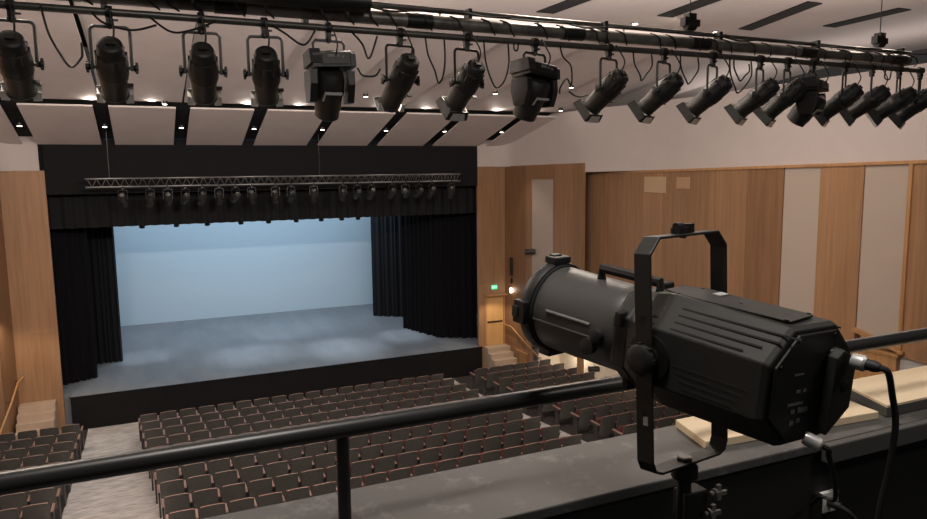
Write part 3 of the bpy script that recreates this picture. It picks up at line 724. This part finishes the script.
# ------------------------------------------------------------------ the big foreground spotlight
def dp(x, y, D):
    return CAM + (d + rt * (x - 463.5) / FPX - up * (y - 259.5) / FPX) * D
Fp = V((-3.725, -24.362, 8.083)); Bp = V((-3.5375, -25.0765, 8.0165))
ax = (Fp - Bp).normalized(); LEN = (Fp - Bp).length
tr = ax.cross(V((0, 0, 1))).normalized(); vv = tr.cross(ax)
Q = Matrix((tr, ax, vv)).transposed().to_4x4(); Q.translation = Bp
big = bpy.data.objects.new('profile_spotlight', None); COL.objects.link(big); big.empty_display_size = .1
big.matrix_world = Q
tag(big, 'large charcoal profile spotlight in a square yoke, close to the camera', 'stage light')
def octo(w, h, ch, y):
    return [(-w, y, -h + ch), (-w, y, h - ch), (-w + ch, y, h), (w - ch, y, h), (w, y, h - ch), (w, y, -h + ch), (w - ch, y, -h), (-w + ch, y, -h)]
def shear(sec, k): return [(x, y - k * (x - HW), z) for x, y, z in sec]
HW = .125
def loft(b, secs):
    n = len(secs[0]); vs = [p for s in secs for p in s]; fs = []
    for k in range(len(secs) - 1):
        for i in range(n):
            j = (i + 1) % n; fs.append((k * n + i, k * n + j, (k + 1) * n + j, (k + 1) * n + i))
    fs += [tuple(reversed(range(n))), tuple(range((len(secs) - 1) * n, len(secs) * n))]
    b.add(vs, fs)
HW = .125
b = MB(); loft(b, [shear(octo(HW - .002, .116, .062, 0), .17), shear(octo(HW + .002, .121, .064, .012), .17), octo(HW + .002, .128, .066, .30), octo(HW - .005, .122, .062, .345), octo(.105, .105, .05, .385)])
house = b.obj('housing', M['housing'], big, bevel=.003)
# ribs / slots in the upper near chamfer and lid
b = MB(); loft(b, [octo(.044, .0018, .001, .05), octo(.048, .0022, .001, .07), octo(.052, .0022, .001, .30), octo(.036, .0018, .001, .34)])
b.obj('lid', M['housing'], house, loc=(0, 0, .1262))
for sx in (-1, 1):
    for k in range(4):
        b = MB(); u = .1 + .2 * k
        p = V((sx * (HW - .064 * u), 0, .125 - .064 * (1 - u) - .0)); nrm = V((sx, 0, 1)).normalized()
        q = p + nrm * .0004
        y0, y1 = (.10 - .03 * k, .33 - .012 * k)
        s2 = V((sx * -.7, 0, .7)) * .0022
        b.prism([q - s2 + V((0, y0, 0)), q + s2 + V((0, y0, 0)), q + s2 + V((0, y1, 0)), q - s2 + V((0, y1, 0))], nrm * .0012); b.obj('cooling_slot', M['soffit'], house)
for (x, y) in ((-.045, .06), (.045, .06), (-.045, .30), (.045, .30), (0, .18)):
    b = MB(); b.lathe([(.125, .005), (.1292, .005), (.130, .003)], 10, axis='Z', mx=Matrix.Translation((x, y, 0))); b.obj('screw', M['metals'], house, SM)
b = MB(); b.box((.03, .245, .1292), (.034, .02, .002)); b.obj('sticker', M['label'], house)
# side ribs along the near flank, lower
for k in range(4):
    b = MB(); b.box((-HW - .0005, .16, -.005 - .014 * k), (.004, .17 - .02 * k, .004)); b.obj('side_rib', M['housing'], house)
# rear panel with controls
b = MB(); b.prism([(p[0] * .93, -.001, p[2] * .93) for p in octo(HW - .002, .116, .062, 0)], (0, -.006, 0)); rp = b.obj('rear_panel', M['metal'], house, bevel=.002); rp.matrix_local = Matrix.Translation((0, .17 * HW, 0)) @ Matrix.Rotation(-math.atan(.17), 4, 'Z')
b = MB(); b.prism([(.03, -.010, -.10), (.095, -.010, -.05), (.095, -.010, .05), (.05, -.010, .075), (.03, -.010, .06)], (0, -.022, 0)); b.obj('connector_housing', M['housing'], rp, bevel=.003)
for k, (x, z, w, h) in enumerate(((-.045, .03, .028, .004), (-.04, -.005, .012, .006), (-.022, -.005, .010, .006), (-.045, -.03, .045, .005), (-.02, -.045, .03, .010), (-.05, -.045, .012, .008), (-.05, -.068, .012, .01), (-.03, -.066, .012, .008))):
    b = MB(); b.box((x, -.0075, z), (w, .002, h)); b.obj('control_marking', M['scuff'], rp)
for (x, z) in ((-.055, .098), (.052, .098), (.1, .05), (-.1, .05), (.06, -.095)):
    b = MB(); b.lathe([(-.0095, .0055), (-.006, .0055)], 10, mx=Matrix.Translation((x, 0, z))); b.obj('screw', M['metals'], rp, SM)
b = MB(); b.lathe([(-.036, .008), (-.034, .012), (-.010, .012)], 12, mx=Matrix.Translation((.065, 0, .0))); b.obj('round_socket', M['metals'], rp, SM)
b = MB(); b.lathe([(-.032, .014), (-.008, .020)], 12, mx=Matrix.Translation((.055, 0, .055))); b.obj('upper_socket', M['metals'], rp, SM)
# shutter neck + barrel
b = MB(); loft(b, [octo(.10, .10, .045, .37), octo(.108, .108, .05, .385), octo(.108, .108, .05, .415), octo(.10, .10, .05, .43)]); b.obj('shutter_gate', M['metal'], big, bevel=.003)
for k in range(4):
    a = (.5 + k) * PI / 2 + .3
    b = MB(); b.box((.118 * math.cos(a), .40, .118 * math.sin(a)), (.035, .02, .035)); b.obj('shutter_handle', M['rubber'], big, bevel=.004)
b = MB(); b.lathe([(.41, .100), (.42, .106), (.46, .107), (.685, .111), (.685, .108), (.68, .10)], 48); tb = b.obj('lens_barrel', M['tube'], big, SM)
for sgn, u0, u1 in ((1, .455, .69), (-1, .49, .63)):
    a = PI + (-.12 if sgn > 0 else .16)
    b = MB(); b.tube([(.107 * math.cos(a), u0, -.107 * math.sin(a)), (.111 * math.cos(a), u1, -.111 * math.sin(a))], .003 if sgn > 0 else .0042, 8); b.obj('focus_track', M['pipe'] if sgn > 0 else M['scuff'], tb, SM)
b = MB(); b.lathe([(-.018, .010), (-.016, .02), (0, .02)], 12, axis='X', mx=Matrix.Translation((-.112, .478, -.03))); b.obj('focus_knob', M['rubber'], tb, SM)
b = MB(); b.lathe([(-.018, .010), (-.016, .016), (0, .016)], 12, axis='X', mx=Matrix.Translation((-.112, .455, .0))); b.obj('focus_knob', M['rubber'], tb, SM)
b = MB(); b.tube([(-.01, .375, .09), (-.01, .375, .132), (-.01, .545, .134), (-.01, .545, .10)], .0125, 8); b.obj('carry_handle', M['rubber'], tb, SM)
b = MB(); b.lathe([(.685, .100), (.685, .118), (.695, .121), (.715, .121), (.722, .116), (.722, .100), (.70, .098)], 48, caps=False); fr = b.obj('front_ring', M['metal'], big, SM)
b = MB(); b.lathe([(.675, .108), (.675, .1145), (.685, .1145), (.685, .108)], 48, caps=False); b.obj('ring_gasket', M['soffit'], fr, SM)
b = MB(); b.lathe([(.708, .099), (.715, .07), (.718, .01)], 32); b.obj('front_lens', M['lens'], big, SM)
for a in (PI / 2, PI, -PI / 2, 0):
    cx, cz = math.cos(a), math.sin(a)
    b = MB(); R_ = Matrix.Rotation(-a, 3, 'Y')
    b.box(V((cx * .126, .705, cz * .126)), (.018, .040, .060), rot=R_); b.box(V((cx * .135, .715, cz * .135)), (.008, .022, .03), rot=R_)
    b.obj('frame_clip', M['metal'], fr, bevel=.003)
# yoke: vertical square loop on the trunnion axis, world-upright
P0 = Bp + ax * .303 + vv * -.004
YM = Matrix((tr, V((-tr.y, tr.x, 0)), V((0, 0, 1)))).transposed().to_4x4(); YM = YM @ Matrix.Rotation(math.radians(-2.4), 4, 'X'); YM.translation = P0
L2 = Q.inverted() @ YM
W, H, CH, TH, SWD = .147, .258, .034, .0055, .042
def loop(w, h, ch): return [(-w, h - ch), (-w + ch, h), (w - ch, h), (w, h - ch), (w, -h + ch * .9), (w - ch * .3, -h + ch * .25), (w - ch, -h), (-w + ch, -h), (-w + ch * .3, -h + ch * .25), (-w, -h + ch * .9)]
b = MB(); o_, i_ = loop(W, H, CH), loop(W - TH, H - TH, CH - .002); n = len(o_); vs = []; fs = []
for y in (-SWD / 2, SWD / 2):
    vs += [(x, y, z) for x, z in o_] + [(x, y, z) for x, z in i_]
for i in range(n):
    j = (i + 1) % n
    fs += [(i, j, n + j, n + i), (2 * n + i, 3 * n + i, 3 * n + j, 2 * n + j), (i, 2 * n + i, 2 * n + j, j), (n + i, n + j, 3 * n + j, 3 * n + i)]
vs = [(x, y, z - (.020 * (x / W + 1) / 2 if z < -.1 else 0)) for x, y, z in vs]
b.add(vs, fs); yk = b.obj('yoke', M['metal'], big, bevel=.0015); yk.matrix_local = L2
b = MB(); b.box((-.004, 0, H + .007), (.046, .024, .013)); b.box((.018, 0, H + .011), (.014, .028, .02)); b.lathe([(-.012, .009), (.012, .009)], 10, axis='X', mx=Matrix.Translation((-.014, 0, H + .016))); b.lathe([(-.005, .008), (.0, .008)], 8, axis='Z', mx=Matrix.Translation((.0, 0, H - .0055))); b.obj('top_bolt', M['metals'], yk, SM)
b = MB(); b.lathe([(-H + TH - .010, .019), (-H + TH - .003, .019), (-H + TH - .001, .014)], 6, axis='Z'); b.obj('bottom_bolt', M['pipe'], yk)
for z in (-.12, .09):
    b = MB(); b.lathe([(-W - .0015, .006), (-W + .001, .006)], 10, axis='X', mx=Matrix.Translation((0, 0, z))); b.obj('yoke_hole', M['soffit'], yk)
b = MB(); b.box((-W - .0005, -.004, -.135), (.001, .012, .02)); b.obj('paint_scuff', M['label'], yk)
for sx in (-1, 1):
    b = MB(); b.lathe([(0, .020), (.005, .033), (.015, .033), (.019, .028), (.020, .012)] if sx > 0 else [(-.020, .012), (-.019, .028), (-.015, .033), (-.005, .033), (0, .020)], 28, axis='X', mx=Matrix.Translation((sx * W, 0, 0)))
    for k in range(8):
        a = k * PI / 4; b.box((sx * (W + .010), .033 * math.cos(a), .033 * math.sin(a)), (.010, .008, .008))
    b.obj('tilt_knob', M['rubber'], yk, SM)
    b = MB(); b.lathe([(sx * (HW - .005), .052), (sx * (HW + .008), .052), (sx * (HW + .01), .03), (sx * (W - TH), .03)] if sx > 0 else [(-(W - TH), .03), (-(HW + .01), .03), (-(HW + .008), .052), (-(HW - .005), .052)], 28, axis='X'); b.obj('trunnion_hub', M['metals'], yk, SM)
# mounting pole in front of the parapet
PB = YM @ V((0, 0, -H - .010))
t = empty('light_stand_pole', (PB.x, PB.y, 6.75), 'black upright pole carrying the large spotlight', 'stand')
ph = PB.z - 6.75 - .004
b = MB(); b.tube([(0, 0, .01), (0, 0, ph - .012)], .0165, 14); b.lathe([(ph - .04, .0165), (ph - .03, .03), (ph - .002, .03)], 14, axis='Z'); b.obj('pole', M['metals'], t, SM)
b = MB(); b.lathe([(0, .14), (.012, .14), (.02, .03), (.06, .022)], 24, axis='Z'); b.obj('base', M['metals'], t, SM)
b = MB(); b.box((.02, 0, ph - .095), (.065, .045, .065)); cb = b.obj('clamp', M['rubber'], t, bevel=.004)
for dx, dz in ((.075, -.07), (.06, -.115)):
    b = MB(); b.lathe([(0, .006), (.03, .006)], 8, axis='X', mx=Matrix.Translation((dx - .025, -.03, ph + dz))); b.box((dx, -.03, ph + dz), (.012, .008, .036)); b.box((dx + .012, -.03, ph + dz - .004), (.022, .006, .010)); b.lathe([(-.002, .010), (.006, .010)], 8, axis='X', mx=Matrix.Translation((dx - .012, -.03, ph + dz))); b.obj('wing_bolt', M['scuff'], cb)
# cables from the rear
def wp(x, y, z): return Q @ V((x, y, z))
t = empty('data_cable', wp(.055, -.03, .055), 'black cable with a silver collar arching from the upper rear socket', 'cable')
o0 = t.location.copy()
e1 = (wp(.055, -.06, .055) - o0).normalized()
Rm = e1.to_track_quat('Y', 'Z').to_matrix().to_4x4()
b = MB(); b.lathe([(.0, .014), (.004, .0155), (.022, .0155), (.026, .012)], 16, mx=Rm); b.obj('silver_collar', M['alum'], t, SM)
b = MB(); b.lathe([(.026, .011), (.04, .0115), (.05, .008)], 14, mx=Rm); b.obj('strain_relief', M['rubber'], t, SM)
p1 = o0 + e1 * .046
pts = [p1 - o0, p1 + e1 * .014 + V((.006, .0, -.006)) - o0, V((-3.432, -25.15, 8.01)) - o0, V((-3.424, -25.155, 7.95)) - o0, V((-3.428, -25.15, 7.86)) - o0, V((-3.437, -25.14, 7.74)) - o0, V((-3.435, -25.12, 7.4)) - o0]
b = MB(); b.tube(spline(pts, 8), .0062, 8); b.obj('cord', M['rubber'], t, SM)
t = empty('power_cable', wp(-.022, .006, -.098), 'black cable with a pale connector hanging from the lower rear socket', 'cable')
o0 = t.location.copy()
e1 = (wp(.0, -.05, -.115) - o0).normalized(); Rm = e1.to_track_quat('Y', 'Z').to_matrix().to_4x4()
b = MB(); b.lathe([(.0, .012), (.006, .014), (.03, .014), (.034, .010)], 16, mx=Rm); b.obj('pale_connector', M['alum'], t, SM)
b = MB(); b.tube(spline([e1 * .03, e1 * .045 + V((.006, .003, -.004)), e1 * .05 + V((.035, .03, -.03)), e1 * .05 + V((.12, .08, -.11)), e1 * .05 + V((.27, .19, -.24)), V((-2.93, -24.62, 7.47)) - o0, V((-2.832, -24.508, 7.375)) - o0], 8), .0055, 8); b.obj('cord', M['rubber'], t, SM)

# ------------------------------------------------------------------ lights
def area(name, loc, target, size, power, col, sy=None, spread=None):
    l = bpy.data.lights.new(name, 'AREA'); l.energy = power; l.color = col; l.size = size
    if sy: l.shape = 'RECTANGLE'; l.size_y = sy
    if spread: l.spread = math.radians(spread)
    o = bpy.data.objects.new(name, l); COL.objects.link(o); o.location = loc
    o.rotation_euler = (V(target) - V(loc)).to_track_quat('-Z', 'Y').to_euler(); return o
def spot(name, loc, target, power, col, ang_=60, blend=.6, r=.06):
    l = bpy.data.lights.new(name, 'SPOT'); l.energy = power; l.color = col; l.spot_size = math.radians(ang_); l.spot_blend = blend; l.shadow_soft_size = r
    o = bpy.data.objects.new(name, l); COL.objects.link(o); o.location = loc
    o.rotation_euler = (V(target) - V(loc)).to_track_quat('-Z', 'Y').to_euler(); return o
WARM = (1, .86, .72); COOL = (.72, .86, 1)
for k, x in enumerate(slots):
    spot('slot_downlight', (x, -1.75, 9.85), (x, -2.8, 0), 150, WARM, 70)
# house lights in the flat ceiling over the seats
for x in (-6, 0, 6):
    for y in (-14, -19):
        area('house_light', (x, y, 11.55), (x - (1.5 if x > 0 else 0), y + 2.0, 0), .9, 90 if x > 0 else 190, WARM)
# work light over the catwalk, then an added fill aimed at the pipes
area('catwalk_worklight', (-4.3, -25.0, 11.4), (-3.6, -24.5, 7.5), .8, 92, (1, .93, .86))
area('rear_worklight', (-1.0, -26.9, 11.0), (-2.0, -21, 9.2), .8, 34, (1, .93, .86))
# added fill in open air above the pipes, brightens the ceiling
for x, p in ((-7, 560), (-2, 560), (3, 280), (7, 60)):
    area('cove_uplight', (x, -18.6, 10.35), (x - 1, -8, 11.3), 1.4, p, (1, .89, .83), .25)
# small lamps in the gap between the two ceiling rows
for k in range(9):
    x = -8.4 + k * 2.1 + (.35 if k % 2 else -.2)
    spot('gap_lamp', (x, -3.52, 10.47), (x, -8, 11.25), 44 if k % 2 else 22, (1, .90, .80), 150, 1, .03)
# stage wash
for x in (-5, 0, 5):
    area('cyc_light', (x, 7.4, 8.5), (x, 11.5, 4.2), 3.2, 100, COOL, .4)
for x in (-4, 0, 4):
    area('stage_wash', (x, 5.5, 8.6), (x, 6.5, 1), 2.5, 105, COOL, 1.0)
for px_, py_, e, an in ((-5.2, 4.6, 700, 24), (-1.2, 3.0, 1100, 34), (2.4, 2.4, 1300, 34), (5.4, 3.4, 1000, 26), (1.0, 7.0, 500, 40)):
    spot('stage_pool', (px_ * .8, 4.6, 8.5), (px_, py_, 1.16), e, (.80, .90, 1), an, 1, .15)
for sx in (1, -1):
    area('wall_top_cove', (sx * 12.2, -13, 10.0), (sx * 12.2, -13, 12), 0.6, 75, (1, .89, .83), 12.)  # added fill outside the wall top, lifts the dark ceiling beyond it
# side vestibules
area('vestibule_light', (9.75, -3.7, 1.9), (9.9, -3.9, 0), .3, 30, (1, .85, .66))
area('aisle_side_light', (9.0, -9.5, 2.9), (10.1, -8.5, 1.2), .5, 30, (1, .80, .58))
spot('door_light', (8.1, -1.0, 3.3), (8.2, -.2, 1.2), 60, (1, .82, .58), 110)
spot('left_steps_light', (-8.4, -2.0, 4.6), (-8.5, -.8, .5), 150, (1, .82, .60), 100)
w = bpy.data.worlds.new('world'); w.use_nodes = True; sc.world = w
w.node_tree.nodes['Background'].inputs['Color'].default_value = (1, .92, .86, 1)
w.node_tree.nodes['Background'].inputs['Strength'].default_value = .03

sc.view_settings.view_transform = 'Standard'; sc.view_settings.look = 'None'
sc.view_settings.exposure = 0; sc.view_settings.gamma = 1
